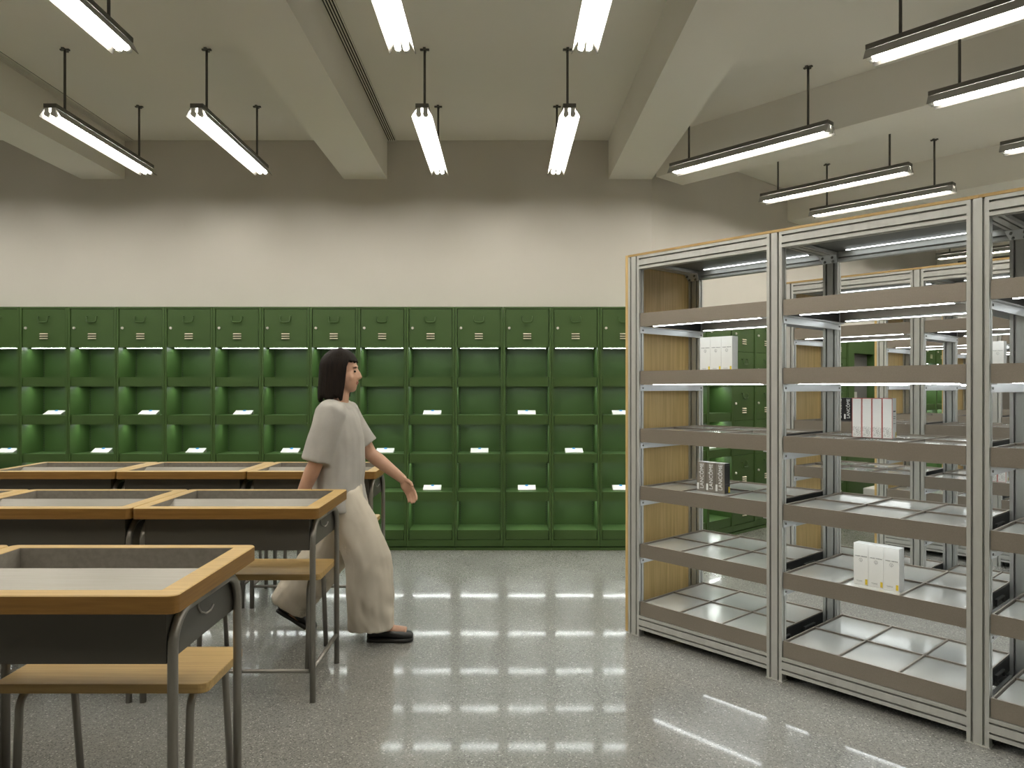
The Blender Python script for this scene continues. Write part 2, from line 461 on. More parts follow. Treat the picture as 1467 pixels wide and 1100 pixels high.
# display cabinet with two dark niches
t = empty('display_cabinet', on2(kn0 + .78), WALL2_RZ, 'green cabinet block with two dark grey niches on the angled wall', 'cabinet')
b = MB()
for x0, x1 in ((-.77, -.62), (-.10, .10), (.62, .77)): b.box(x0, x1, 0, .28, 0, LH)
for x0, x1 in ((-.62, -.10), (.10, .62)): b.box(x0, x1, 0, .28, 1.68, LH).box(x0, x1, 0, .28, 0, .82)
b.build('body', 'green', t)
for x0, x1 in ((-.62, -.10), (.10, .62)):
    nb = MB().box(x0, x1, .075, .28, .82, 1.68).build('niche', 'niche', t)
    lb = MB(); lb.box(x0 + .06, x1 - .06, .062, .072, 1.335, 1.345, {'-y': 1, '-z': 1}).build('light_strip', ['alu_bright', 'led_dim'], nb)
    MB().box(x0 + .05, x0 + .13, .025, .075, .83, 1.25).build('pillar', 'alu', nb)
for j in range(0, 9):
    p = on2(kn0 + 1.57 + LW * (j + .5))
    if j in (2, 3, 6): open_locker(p, WALL2_RZ, 'green open locker far along the angled wall, %s past the niche cabinet' % ORD[j + 1])
    else: door_locker(p, WALL2_RZ, 'green six-door locker far along the angled wall, %s past the niche cabinet' % ORD[j + 1])
pb = on2(3.43) + Vector((VD.y, -VD.x, 0)) * .32
t = MB().box(-.26, .26, -.15, .15, 0, .225).build('display_plinth', 'white', None, .004)
t.location = pb; t.rotation_euler = (0, 0, WALL2_RZ)
tag(t, 'low white plinth on the floor in front of the niche cabinet', 'plinth')
# corner filler
e = XB + LW * 6 + .0015; q = on2(.100)
fl = [Vector((e, FRONT_Y + .002, 0)), Vector((L2.x, FRONT_Y + .002, 0)), Vector((q.x - .002, q.y - .0018, 0)), Vector((q.x - .045, q.y + .05, 0)), Vector((CORNER.x - .02, CORNER.y - .10, 0)), Vector((e, FRONT_Y + .15, 0))]
tag(MB().prism(fl, (0, 0, LH)).build('corner_panel', 'green'), 'green filler panel closing the corner between the two locker runs', 'panel')

# ------------------------------------------------------------------ aluminium racks
PW, PD = .072, .04
BAY = .787
RD = .59
def profile(w, d):
    """two slots on the wide faces, one on the narrow ones; x across, y depth 0..d"""
    sw, sd = .0080, .015
    c = w * .255
    p = []
    def notch_x(xs, y, dy):
        out = []
        for x in xs: out += [(x - sw / 2, y), (x - sw / 2, y + dy), (x + sw / 2, y + dy), (x + sw / 2, y)]
        return out
    p += [(-w / 2, 0)] + notch_x((-c, c), 0, sd) + [(w / 2, 0)]
    p += [(w / 2, d / 2 - sw / 2), (w / 2 - sd, d / 2 - sw / 2), (w / 2 - sd, d / 2 + sw / 2), (w / 2, d / 2 + sw / 2)]
    back = [(w / 2, d)]
    for x in (c, -c): back += [(x + sw / 2, d), (x + sw / 2, d - sd), (x - sw / 2, d - sd), (x - sw / 2, d)]
    p += back + [(-w / 2, d)]
    p += [(-w / 2, d / 2 + sw / 2), (-w / 2 + sd, d / 2 + sw / 2), (-w / 2 + sd, d / 2 - sw / 2), (-w / 2, d / 2 - sw / 2)]
    return p
# rack local axes: x = along the rack (s), y = depth (t), z up
def bar_z(x, y, z0, z1):
    return MB().prism([Vector((x + px, y + py, z0)) for px, py in profile(PW, PD)], (0, 0, z1 - z0))
def bar_x(x0, x1, y, z0, h):
    return MB().prism([Vector((x0, y + py, z0 + h / 2 + px)) for px, py in profile(h, PD)], (x1 - x0, 0, 0))
def bar_y(x, y0, y1, z0):
    return MB().prism([Vector((x + px, y0, z0 + py)) for px, py in profile(PW, PD)], (0, y1 - y0, 0))
RK = {}
RK['post'] = bar_z(0, 0, .004, 1.988).box(-PW / 2 - .004, PW / 2 + .004, -.004, PD + .004, 0, .004).data('post', 'alu')
BX0, BX1 = PW, BAY           # opening of the first bay
RK['rail_top'] = bar_x(BX0, BX1, 0, 1.918, .070).data('top_rail', 'alu')
RK['rail_bot'] = bar_x(BX0, BX1, 0, .038, .072).data('bottom_rail', 'alu')
RK['cross'] = bar_y(0, PD, RD - PD, 1.948).data('cross_rail', 'alu')
RK['cross_low'] = bar_y(0, PD, RD - PD, .06).data('cross_rail', 'alu')
TOPS = [1.688, 1.386, 1.085, .785, .484, .182]
FH = .070
def rack_shelf():
    x0, x1, y0, y1 = BX0 + .003, BX1 - .003, .006, RD - .006
    b = MB()
    b.box(x0, x1, y0, y0 + .008, -FH, 0).box(x0, x1, y1 - .008, y1, -FH, 0)
    xi0, xi1 = x0 + .001, x1 - .001
    b.box(xi0, xi0 + .006, y0 + .008, y1 - .008, -.022, 0).box(xi1 - .006, xi1, y0 + .008, y1 - .008, -.022, 0)
    b.mi = 1; b.box(xi0 + .006, xi1 - .006, y0 + .008, y1 - .008, -.020, -.014); b.mi = 0
    # dividers between the six panels
    ym = (y0 + y1) / 2; W3 = (xi1 - xi0) / 3
    b.box(xi0 + .006, xi1 - .006, ym - .004, ym + .004, -.014, -.001)
    for i in (1, 2): b.box(xi0 + W3 * i - .004, xi0 + W3 * i + .004, y0 + .008, y1 - .008, -.014, -.001)
    return b.data('shelf', ['taupe', 'alu_bright'])
def rack_tiles():
    x0, x1, y0, y1 = BX0 + .010, BX1 - .010, .014, RD - .014
    ym = (y0 + y1) / 2; W3 = (x1 - x0) / 3
    b = MB()
    for i in range(3):
        for ya, yb in ((y0, ym - .004), (ym + .004, y1)):
            b.box(x0 + W3 * i + .004, x0 + W3 * (i + 1) - .004, ya, yb, -.014, -.008)
    return b.data('panel', 'tile')
RK['shelf'] = rack_shelf(); RK['tiles'] = rack_tiles()
def rack_strip(y, m='led_rack'):
    b = MB(); b.box(BX0 + .062, BX1 - .052, y - .007, y + .007, -.0018, .0005, {'-y': 1, '-z': 1, '+y': 1}).box(BX0 + .062, BX1 - .052, y - .006, y + .007, .0005, .006)
    return b.data('light_strip', ['alu_bright', m])
RK['strip_f'] = rack_strip(.045); RK['strip_r'] = rack_strip(.505); RK['strip_t'] = rack_strip(.505, 'led_dim')
def side_slide():
    b = MB().box(BX1 - .0035, BX1 - .001, .03, RD - .03, -FH + .004, -.004)
    b.box(BX0 + .001, BX0 + .0035, .03, RD - .03, -FH + .004, -.004)
    return b.data('slide_plate', 'slide')
RK['slide'] = side_slide()
def grip():
    b = MB()
    for y in (.15, .40):
        b.box(BX1 - .001, BX1 + .009, y - .052, y + .052, -.036, -.030).box(BX1 - .001, BX1 + .009, y - .052, y - .048, -.058, -.036).box(BX1 - .001, BX1 + .009, y + .048, y + .052, -.058, -.036)
    return b.data('handle', 'bolt')
RK['grip'] = grip()
def bracket():
    b = MB()
    b.box(BX0 + .0002, BX0 + .004, PD - .03, RD - PD + .03, -FH - .034, -FH - .001)
    b.box(BX0 + .004, BX0 + .022, PD - .03, RD - PD + .03, -FH - .005, -FH - .001)
    b.box(BX1 - .004, BX1 - .0002, PD - .03, RD - PD + .03, -FH - .034, -FH - .001)
    b.box(BX1 - .022, BX1 - .004, PD - .03, RD - PD + .03, -FH - .005, -FH - .001)
    b.mi = 1
    for x, dx in ((BX0 + .004, .003), (BX1 - .004, -.003)):
        for y in (.028, RD - .028): b.tube([(x, y, -FH - .019), (x + dx, y, -FH - .019)], .005, 8)
    return b.data('shelf_bracket', ['alu_bright', 'bolt'])
RK['bracket'] = bracket()
def gusset():
    b = MB()
    # plate on the rear face of the post opening, tilted between post and top rail
    b.prism([Vector((-.034, 0, -.035)), Vector((.034, 0, -.035)), Vector((.046, -.034, 0)), Vector((-.046, -.034, 0))], (0, .0035, .003))
    b.mi = 1
    for x, f in ((-.02, .25), (.02, .25), (-.024, .75), (.024, .75)):
        y, z = -.034 * f, -.035 + .035 * f
        b.tube([(x, y + .001, z), (x, y - .006, z - .006)], .0055, 8)
    return b.data('corner_bracket', ['alu_bright', 'bolt'])
RK['gusset'] = gusset()
RK['shade'] = MB().box(BX0, BX1, PD, RD - PD, 1.966, 1.972).data('top_plate', 'top_grey')
def make_rack(origin, nb, label, caps):
    t = empty('display_rack', origin, RACK_RZ, label, 'rack', 'aluminium display racks')
    L = nb * BAY + PW
    setlabel(MB().box(-.018, -.0005, .0, RD, .008, 2.0).build('end_panel', 'oak_v', t, .001), 'oak end panel')
    a = 0.0
    for c in caps + [L]:
        tb = setlabel(MB().box(a, c - .0012, -.001, .022, 1.989, 2.0005).box(a, c - .0012, RD - .022, RD, 1.989, 2.0005).build('top_trim', 'oak', t, .0008), 'thin oak edge strips')
        MB().box(a, c - .0012, .022, RD - .022, 1.989, 1.999).build('top_panel', 'alu', t); a = c  # unseen infill, alu instead of oak to keep tan bounce off the ceiling
    for i in range(nb + 1):
        x = i * BAY + PW / 2
        link('post', RK['post'], t).location = (x, 0, 0)
        link('post', RK['post'], t).location = (x, RD - PD, 0)
        link('cross_rail', RK['cross'], t).location = (x, 0, 0)
        link('cross_rail', RK['cross_low'], t).location = (x, 0, 0)
        g = link('corner_bracket', RK['gusset'], t); g.location = (x, RD - PD - .0035, 1.948)
    for i in range(nb):
        dx = i * BAY
        for key, nm in (('rail_top', 'top_rail'), ('rail_bot', 'bottom_rail')):
            link(nm, RK[key], t).location = (dx, 0, 0)
            link(nm, RK[key], t).location = (dx, RD - PD, 0)
        link('top_plate', RK['shade'], t).location = (dx, 0, 0)
        setlabel(link('light_strip', RK['strip_t'], t), 'lit white light strip').location = (dx, 0, 1.962)
        for n, z in enumerate(TOPS):
            s = link('shelf', RK['shelf'], t); s.location = (dx, 0, z)
            setlabel(link('panel', RK['tiles'], s), 'glossy pale panels')
            setlabel(link('slide_plate', RK['slide'], s), 'black side plates')
            if n >= 2: link('handle', RK['grip'], s)
            link('shelf_bracket', RK['bracket'], s) if n < 5 else None
            if n < 5:
                for k in ('strip_f', 'strip_r'):
                    st = link('light_strip', RK[k], s); st.location = (0, 0, -FH + (.0005 if n < 2 else .014))
    return t
R1 = Vector((.652, 3.846, 0))
def rk(n_off, s_off): return R1 + VD * n_off + SD * s_off
R2, R3, R4 = rk(1.57, .045), rk(3.14, .03), rk(4.71, .03)
make_rack(R1, 3, 'large aluminium display rack on the right with oak end and top', [1.6155])
make_rack(R2, 3, 'aluminium display rack standing second, directly behind the near rack', [1.6155])
make_rack(R3, 3, 'aluminium display rack third back, its oak end beside the niche cabinet', [1.6155])
make_rack(R4, 2, 'aluminium display rack furthest back behind three others', [])

# ------------------------------------------------------------------ product boxes
def rp(o, s, t, z):
    p = o + SD * s + VD * t
    return Vector((p.x, p.y, z))
def text_data(name, body, size, depth=.0006):
    cu = bpy.data.curves.new(name, 'FONT'); cu.body = body; cu.size = size; cu.extrude = depth / 2; cu.align_x = 'CENTER'; cu.align_y = 'CENTER'
    cu.resolution_u = 3
    o = bpy.data.objects.new(name, cu); C.objects.link(o)
    dg = bpy.context.evaluated_depsgraph_get()
    me = bpy.data.meshes.new_from_object(o.evaluated_get(dg))
    bpy.data.objects.remove(o); bpy.data.curves.remove(cu)
    return me
# white carton with rose emblem
def white_box_data():
    w, d, h = .0592, .052, .172
    return MB().box(-w / 2, w / 2, 0, d, 0, h).data('carton', 'white')
def white_print():
    b = MB()
    random.seed(3)
    x = -.0225
    for word in (5, 6):                     # two unreadably small words: letter-like strokes
        for i in range(word):
            k = random.randint(0, 3)
            b.box(x, x + .0007, -.0006, 0, .1175, .1208)
            b.box(x + .0018, x + .0025, -.0006, 0, .1175, .1208)
            if k % 2: b.box(x + .0007, x + .0018, -.0006, 0, .1201, .1208)
            if k > 1: b.box(x + .0007, x + .0018, -.0006, 0, .1175, .1182)
            if k != 1: b.box(x + .0007, x + .0018, -.0006, 0, .1188, .1194)
            x += .0040
        x += .0035
    # small line near the foot
    b.box(-.018, .006, -.0006, 0, .0165, .0172).box(-.016, .006, -.0006, 0, .0135, .0141)
    # rose emblem: petals as little arcs round a stem
    cz, cx = .1035, 0
    for k in range(7):
        a = 2 * PI * k / 7 + .3; px, pz = cx + .0045 * math.cos(a), cz + .0045 * math.sin(a)
        pts = [(px + .0026 * math.cos(a + q), -.0004, pz + .0026 * math.sin(a + q)) for q in (-1.5, -.9, -.3, .3, .9, 1.5)]
        b.tube(pts, .00038, 5)
    b.tube([(cx + .0018 * math.cos(q), -.0004, cz + .0018 * math.sin(q)) for q in (0, .9, 1.8, 2.7, 3.6, 4.5, 5.4)], .00038, 5)
    b.tube([(cx, -.0004, cz - .002), (cx + .0006, -.0004, cz - .009)], .00035, 5)
    return b.data('print', 'print')
WB, WP = white_box_data(), white_print()
WY = MB().box(.0175, .0265, -.0007, 0, .004, .026).data('label', 'yellow')
WT = MB().box(-.0236, .0236, .006, .046, .172, .1726).data('lid_print', 'white')
def white_box(p, rz, lab, grp):
    t = link('carton', WB); t.location = p; t.rotation_euler = (0, 0, rz)
    tag(t, lab, 'box', grp)
    setlabel(link('print', WP, t), 'grey print and rose emblem')
    setlabel(link('label', WY, t), 'yellow label')
LMR = ('leftmost', 'middle', 'rightmost')
PZ = -.0074
def zt(i): return TOPS[i] + PZ
for i in range(3):
    white_box(rp(R1, 1.132 + .03 + i * .06, .0865, zt(4)), RACK_RZ, '%s of three white rose-emblem boxes on the low shelf of the near rack' % LMR[i], 'white boxes on the low shelf')
    white_box(rp(R1, .362 + .03 + i * .06, .12, zt(1)), RACK_RZ, '%s of three white rose-emblem boxes high in the rack\'s left bay' % LMR[i], 'white boxes high in the left bay')
for i in range(2):
    white_box(rp(R2, 1.105 + .03 + i * .06, .12, zt(1) + .0070), RACK_RZ, '%s white rose-emblem box on the second rack, seen at the right edge' % ('left', 'right')[i], 'white boxes on the second rack')
# silver cartons with vertical lettering
SBd = MB(); SBd.box(-.0257, .0257, 0, .048, 0, .148, {'+x': 1, '-x': 1, '+y': 1, '+z': 2})
SB = SBd.data('carton', ['silver', 'black', 'letters'])
SBK = MB(); SBK.box(-.0257, .0257, 0, .048, 0, .148, {'-y': 1, '+x': 1, '-x': 1, '+y': 1, '+z': 2})
SB2 = SBK.data('carton', ['silver', 'black', 'letters'])
LT = text_data('lettering', 'LANC\u00d4ME', .0262)
SL = MB().box(-.0245, -.0135, -.0007, 0, .010, .042).data('label', 'white')
SY = MB().box(.0257, .0264, .034, .0475, .004, .032).data('side_label', 'yellow')
SM = MB().box(.0257, .0262, .006, .044, .136, .139).box(.0257, .0262, .004, .044, .044, .047).box(.0257, .0262, .010, .036, .030, .0315).box(.0257, .0262, .010, .030, .022, .0235).data('side_print', 'print')
LTM = Matrix.Translation((.004, -.0006, .078)) @ Matrix.Rotation(PI / 2, 4, 'X') @ Matrix.Rotation(PI / 2, 4, 'Z')
LT.transform(Matrix.Diagonal((1.02, 1.12, 1, 1))); LT.transform(LTM); LT.materials.append(M['letters'])
def silver_box(p, rz, lab, grp, me=None):
    t = link('carton', me or SB); t.location = p; t.rotation_euler = (0, 0, rz)
    tag(t, lab, 'box', grp)
    setlabel(link('lettering', LT, t), 'pale vertical lettering'); setlabel(link('label', SL, t), 'white label')
    setlabel(link('side_label', SY, t), 'yellow label'); link('side_print', SM, t)
for i in range(3):
    silver_box(rp(R1, .338 + .026 + i * .053, .128, zt(3)), RACK_RZ, '%s of three silver boxes lettered upward in the near rack\'s left bay' % LMR[i], 'silver lettered boxes')
    silver_box(rp(R2, .262 + .026 + i * .053, .20, zt(2) + .0070), RACK_RZ, '%s of three dark lettered boxes on the second rack behind the red-edged boxes' % LMR[i], 'dark lettered boxes', SB2)
silver_box(rp(R3, .72, .20, zt(2)), RACK_RZ, 'single dark lettered box on the third rack near the right edge', 'dark lettered boxes', SB2)
# white cartons with red edges
RBm = MB(); RBm.box(-.0205, .0205, 0, .040, 0, .17, {'+z': 1, '-y': 1})
RB = RBm.data('carton', ['white', 'red'])
RF = MB().box(-.0178, .0182, -.0006, 0, .001, .1675).data('front_panel', 'white')
RPm = MB().box(-.0172, .0170, -.0009, -.0006, .004, .047).data('small_print', 'print_light')
RS = MB().box(.0205, .0209, .032, .0395, .004, .026).data('side_label', 'yellow')
RSP = MB().box(.0205, .0208, .008, .034, .112, .117).box(.0205, .0208, .010, .032, .092, .094).box(.0205, .0208, .010, .030, .084, .086).box(.0205, .0208, .010, .032, .062, .064).data('side_print', 'print')
def red_box(p, rz, lab, grp):
    t = link('carton', RB); t.location = p; t.rotation_euler = (0, 0, rz)
    tag(t, lab, 'box', grp)
    f = link('front_panel', RF, t); setlabel(link('small_print', RPm, f), 'faint grey small print')
    setlabel(link('side_label', RS, t), 'yellow label'); link('side_print', RSP, t)
R4N = ('leftmost', 'second from left', 'third from left', 'rightmost')
for i in range(4):
    red_box(rp(R1, 1.077 + .021 + i * .0418, .20, zt(2) + .0070), RACK_RZ, '%s of four white red-edged boxes in the near rack\'s middle bay' % R4N[i], 'red-edged white boxes')
for i in range(3):
    red_box(rp(R2, 1.11 + .021 + i * .0418, .12, zt(3)), RACK_RZ, '%s of three red-edged boxes on the second rack at the right edge' % LMR[i], 'red-edged white boxes on the second rack')

# ------------------------------------------------------------------ desks and stools
DW, DD, DH = .757, .55, .8126
def make_desk():
    t = empty('desk', (0, 0, 0), 0)          # origin: right front corner of the top, x runs to -DW
    x0, x1, y0, y1 = -DW + .003, 0, 0, DD
    ix0, ix1, iy0, iy1 = x0 + .048, x1 - .056, .048, DD - .042
    z0, z1 = DH - .044, DH
    b = MB(); bm = b.bm
    out = rrect(x0, x1, y0, y1, .022, 5)
    def ring(pts, z): return [bm.verts.new((p.x, p.y, z)) for p in pts]
    bev = .0025
    inn_pts = rrect(x0 + bev, x1 - bev, y0 + bev, y1 - bev, .020, 5)
    ot, om, ob = ring(inn_pts, z1), ring(out, z1 - bev), ring(out, z0)
    n = len(out)
    def cn(p):
        return Vector((ix1 if p.x > (x0 + x1) / 2 else ix0, iy0 if p.y < DD / 2 else iy1, 0))
    corner = [bm.verts.new((cx, cy, z1)) for cx, cy in ((ix1, iy0), (ix1, iy1), (ix0, iy1), (ix0, iy0))]
    cl = [bm.verts.new((cx, cy, z0)) for cx, cy in ((ix1, iy0), (ix1, iy1), (ix0, iy1), (ix0, iy0))]
    for q in range(4):
        seg = list(range(q * 6, q * 6 + 6))
        for top, cc in ((ot, corner), (ob, cl)):
            for i in range(5):
                bm.faces.new((top[seg[i]], top[seg[i + 1]], cc[q]))
            bm.faces.new((top[seg[5]], top[(seg[5] + 1) % n], cc[(q + 1) % 4], cc[q]))
        bm.faces.new((corner[q], corner[(q + 1) % 4], cl[(q + 1) % 4], cl[q]))
    for i in range(n):
        j = (i + 1) % n
        f = bm.faces.new((om[i], om[j], ot[j], ot[i]))
        f = bm.faces.new((ob[i], ob[j], om[j], om[i])); f.material_index = 1; f.smooth = True
    tt = b.build('tabletop', ['oak', 'oak_shaded'], t); tt.data.set_sharp_from_angle(angle=.5)
    # steel box below the top
    bx0, bx1, by0, by1, bz = -DW + .027, -.0530, .064, .516, .628
    box = MB()
    th = .004
    box.box(bx0, bx1, by0, by0 + th, bz, z0).box(bx0, bx1, by1 - th, by1, bz, z0)
    box.box(bx0, bx0 + th, by0 + th, by1 - th, bz, z0).box(bx1 - th, bx1, by0 + th, by1 - th, bz, z0).box(bx0 + th, bx1 - th, by0 + th, by1 - th, bz, bz + th)
    ob_ = box.build('drawer_box', 'steel_grey', t)
    hk = MB().tube([(bx1 + .001, .245, .772), (bx1 + .001, .245, .712), (bx1 + .006, .252, .696), (bx1 + .014, .268, .688), (bx1 + .018, .286, .692), (bx1 + .020, .298, .704)], .0032, 8)
    hk.tube([(bx1 - .001, .262, .748), (bx1 + .003, .262, .748)], .004, 10)
    hk.build('hook', 'tube_steel', ob_)
    # recess walls and sloping display panel
    w = MB()
    zb = .66; ix0 += .002; ix1 -= .002; iy0 += .002; iy1 -= .002
    jx0, jx1, jy0, jy1 = max(ix0, bx0 + .006), min(ix1, bx1 - .006), by0 + .006, min(iy1, by1 - .006)
    w.box(ix0 - .0018, ix0, iy0, iy1, z0 - .001, z1 - .0012).box(ix1, ix1 + .0018, iy0, iy1, z0 - .001, z1 - .0012)
    w.box(ix0, ix1, iy1, iy1 + .0018, z0 - .001, z1 - .0012).box(ix0, ix1, iy0 - .0018, iy0, z0 - .001, z1 - .0012)
    w.box(jx0 - .0015, jx0, jy0, jy1, zb, z0 - .001).box(jx1, jx1 + .0015, jy0, jy1, zb, z0 - .001)
    w.box(jx0, jx1, jy1, jy1 + .0015, zb, z0 - .001).box(jx0, jx1, jy0 - .0015, jy0, zb, z0 - .001)
    w.box(jx0, jx1, jy0, jy1, zb - .003, zb)
    w.build('tray', 'tray_lin', t)
    p = MB()
    px0, px1, pf = max(ix0, jx0) + .0015, min(ix1, jx1) - .0015, jy0 + .004
    zf = z1 - .004 - (.270 - pf) * .50
    p.prism([Vector((px0, .270, z1 - .004)), Vector((px0, pf, zf)), Vector((px0, pf, zf - .006)), Vector((px0, .266, z1 - .012)), Vector((px0, .268, zb + .001)), Vector((px0, .274, zb + .001)), Vector((px0, .274, z1 - .004))], (px1 - px0, 0, 0))
    p.build('sloping_panel', 'panel', t)
    # tube legs: inverted U frames, lower side rails and a front rail
    r = .0125
    for xs in (-.040, -DW + .0155):
        pts = [(xs, .070, .0), (xs, .070, .66)]
        R = .085
        for i in range(1, 8):
            a = PI / 2 * i / 7
            pts.append((xs, .070 + R * (1 - math.cos(a)), .66 + R * math.sin(a)))
        pts.append((xs, .27, .745))
        lg = MB().tube(pts, r, 14).build('leg', 'tube_steel', t)
        pts = [(xs, .497, .0), (xs, .497, .66)]
        for i in range(1, 8):
            a = PI / 2 * i / 7
            pts.append((xs, .497 - R * (1 - math.cos(a)), .66 + R * math.sin(a)))
        pts.append((xs, .27, .745))
        MB().tube(pts, r, 14).build('leg', 'tube_steel', t)
        MB().tube([(xs, .082, .135), (xs, .485, .135)], .0095, 12).build('side_rail', 'tube_steel', t)
    MB().tube([(-DW + .028, .070, .128), (-.0525, .070, .128)], .0085, 12).build('front_rail', 'tube_steel', t)
    return t
def make_stool():
    t = empty('stool', (0, 0, 0), 0)          # origin: right front corner of the seat
    W, D = .62, .305
    s = MB(); s.prism(rrect(-W, 0, 0, D, .026, 5, .417), (0, 0, .028))
    s.build('seat', 'oak', t, .003)
    for xs in (-.060, -W + .060):
        R = .05
        pts = [(xs - .004, .016, 0), (xs, .030, .36)]
        for i in range(1, 7):
            a = PI / 2 * i / 6
            pts.append((xs, .030 + R * (1 - math.cos(a)), .355 + R * math.sin(a)))
        pts.append((xs, D / 2, .405))
        MB().tube(pts, .0115, 14).build('leg', 'tube_steel', t)
        pts = [(xs + .003, D + .030, 0), (xs, D - .010, .36)]
        for i in range(1, 7):
            a = PI / 2 * i / 6
            pts.append((xs, D - .010 - R * (1 - math.cos(a)), .355 + R * math.sin(a)))
        pts.append((xs, D / 2, .405))
        MB().tube(pts, .0115, 14).build('leg', 'tube_steel', t)
    MB().box(-W + .05, -.05, D / 2 - .012, D / 2 + .012, .414, .417).build('seat_frame', 'tube_steel', t)
    return t
desk0, stool0 = make_desk(), make_stool()
first = True
rows = [('nearest', 1.70, -.770, 2), ('middle', 2.93, -.755, 3), ('far', 4.21, -.750, 3)]
pos = {0: 'right-hand end', 1: 'second from the right', 2: 'third from the right'}
for rn, y, xr, n in rows:
    for i in range(n):
        d = desk0 if first else copy_tree(desk0)
        s = stool0 if first else copy_tree(stool0)
        first = False
        d.location = (xr - i * (DW + .002), y, 0); s.location = (xr - .09 - i * (DW + .002), y + .392, 0)
        tag(d, 'oak-topped desk with steel tray, %s in the %s row' % (pos[i], rn), 'desk', 'oak desks in rows')
        tag(s, 'oak stool on tube legs behind the %s row of desks, %s' % (rn, pos[i]), 'stool', 'oak stools behind the desks')

# ------------------------------------------------------------------ walking person
def remesh(mb, name, vox, mats, smooth=3, sfac=.5):
    me = mb.data(name, mats)
    o = bpy.data.objects.new(name, me); C.objects.link(o)
    r = o.modifiers.new('r', 'REMESH'); r.mode = 'VOXEL'; r.voxel_size = vox; r.use_smooth_shade = True
    s = o.modifiers.new('s', 'SMOOTH'); s.iterations = smooth; s.factor = sfac
    dg = bpy.context.evaluated_depsgraph_get()
    out = bpy.data.meshes.new_from_object(o.evaluated_get(dg))
    bpy.data.objects.remove(o)
    for p in out.polygons: p.use_smooth = True
    if not out.materials:
        for m in mats: out.materials.append(M[m])
    return out
def oval_rings(pts, n=20):
    """pts: (x, y, z, a, b) -> rings perpendicular to the path; a across (y), b along the third axis"""
    P = [Vector(p[:3]) for p in pts]; out = []
    for i, p in enumerate(P):
        t = (P[min(i + 1, len(P) - 1)] - P[max(i - 1, 0)]).normalized()
        side = Vector((0, 1, 0)); side = (side - t * side.dot(t)).normalized(); oth = t.cross(side)
        a, b = pts[i][3], pts[i][4]
        out.append([p + side * a * math.cos(q) + oth * b * math.sin(q) for q in (2 * PI * k / n for k in range(n))])
    return out
PX, PY = -.80, 3.80
def L(x, y, z): return (x - PX, y - PY, z)
per = empty('person', (PX, PY, 0), 0, 'person walking right in pale grey tee and wide beige trousers', 'person')
# joints
HEAD = Vector(L(-.853, 3.80, 1.385))
bd = MB()
# cranium + face
bd.ball(HEAD + Vector((-.012, 0, .022)), .090, .072, .088, 24)
bd.ball(HEAD + Vector((.018, 0, -.030)), .068, .060, .078, 24)
bd.ball(HEAD + Vector((.050, 0, -.088)), .026, .028, .022, 16)          # chin
bd.ball(HEAD + Vector((.030, 0, -.072)), .050, .046, .034, 16)          # jaw
bd.tube([HEAD + Vector((.074, 0, .012)), HEAD + Vector((.088, 0, -.012)), HEAD + Vector((.096, 0, -.030)), HEAD + Vector((.080, 0, -.040))], [.008, .0095, .0125, .009], 10)   # nose
bd.ball(HEAD + Vector((.086, .011, -.034)), .009, .007, .007, 10); bd.ball(HEAD + Vector((.086, -.011, -.034)), .009, .007, .007, 10)
bd.ball(HEAD + Vector((.068, 0, .024)), .014, .042, .010, 14)            # brow
for sgn in (1, -1):
    bd.ball(HEAD + Vector((.050, sgn * .036, -.034)), .024, .018, .024, 14)   # cheek
    bd.ball(HEAD + Vector((-.012, sgn * .073, -.014)), .016, .008, .028, 12)  # ear
bd.ball(HEAD + Vector((.074, 0, -.058)), .012, .020, .007, 12); bd.ball(HEAD + Vector((.071, 0, -.067)), .011, .018, .007, 12)
# neck and trunk
bd.loft(oval_rings([(*L(-.856, 3.80, 1.345), .046, .050), (*L(-.866, 3.80, 1.27), .047, .050), (*L(-.874, 3.80, 1.225), .056, .055), (*L(-.880, 3.80, 1.195), .12, .068), (*L(-.880, 3.80, 1.15), .155, .085), (*L(-.876, 3.80, 1.02), .135, .095), (*L(-.868, 3.80, .90), .118, .082), (*L(-.85, 3.80, .78), .145, .10), (*L(-.84, 3.80, .70), .12, .085)]))
SHR, ELR, WRR = Vector(L(-.882, 3.652, 1.165)), Vector(L(-.945, 3.622, .920)), Vector(L(-1.030, 3.632, .735))
SHL, ELL, WRL = Vector(L(-.878, 3.948, 1.165)), Vector(L(-.738, 3.985, .935)), Vector(L(-.560, 3.965, .800))
HPR, KNR, ANR = Vector(L(-.835, 3.725, .755)), Vector(L(-.700, 3.725, .405)), Vector(L(-.665, 3.730, .075))
HPL, KNL, ANL = Vector(L(-.845, 3.875, .755)), Vector(L(-.930, 3.875, .400)), Vector(L(-1.165, 3.870, .155))
def limb(a, b, c, r0, r1, r2, r3):
    bd.tube([a, a.lerp(b, .35), a.lerp(b, .75), b, b.lerp(c, .25), b.lerp(c, .65), c], [r0, r0 * 1.04, (r0 + r1) / 2, r1, r2, (r2 + r3) / 2, r3], 16)
    for p, r in ((a, r0), (b, r1), (c, r3)): bd.ball(p, r, r, r, 14)
limb(SHR, ELR, WRR, .050, .037, .039, .025); limb(SHL, ELL, WRL, .050, .037, .039, .025)
limb(HPR, KNR, ANR, .064, .052, .054, .036); limb(HPL, KNL, ANL, .064, .052, .054, .036)
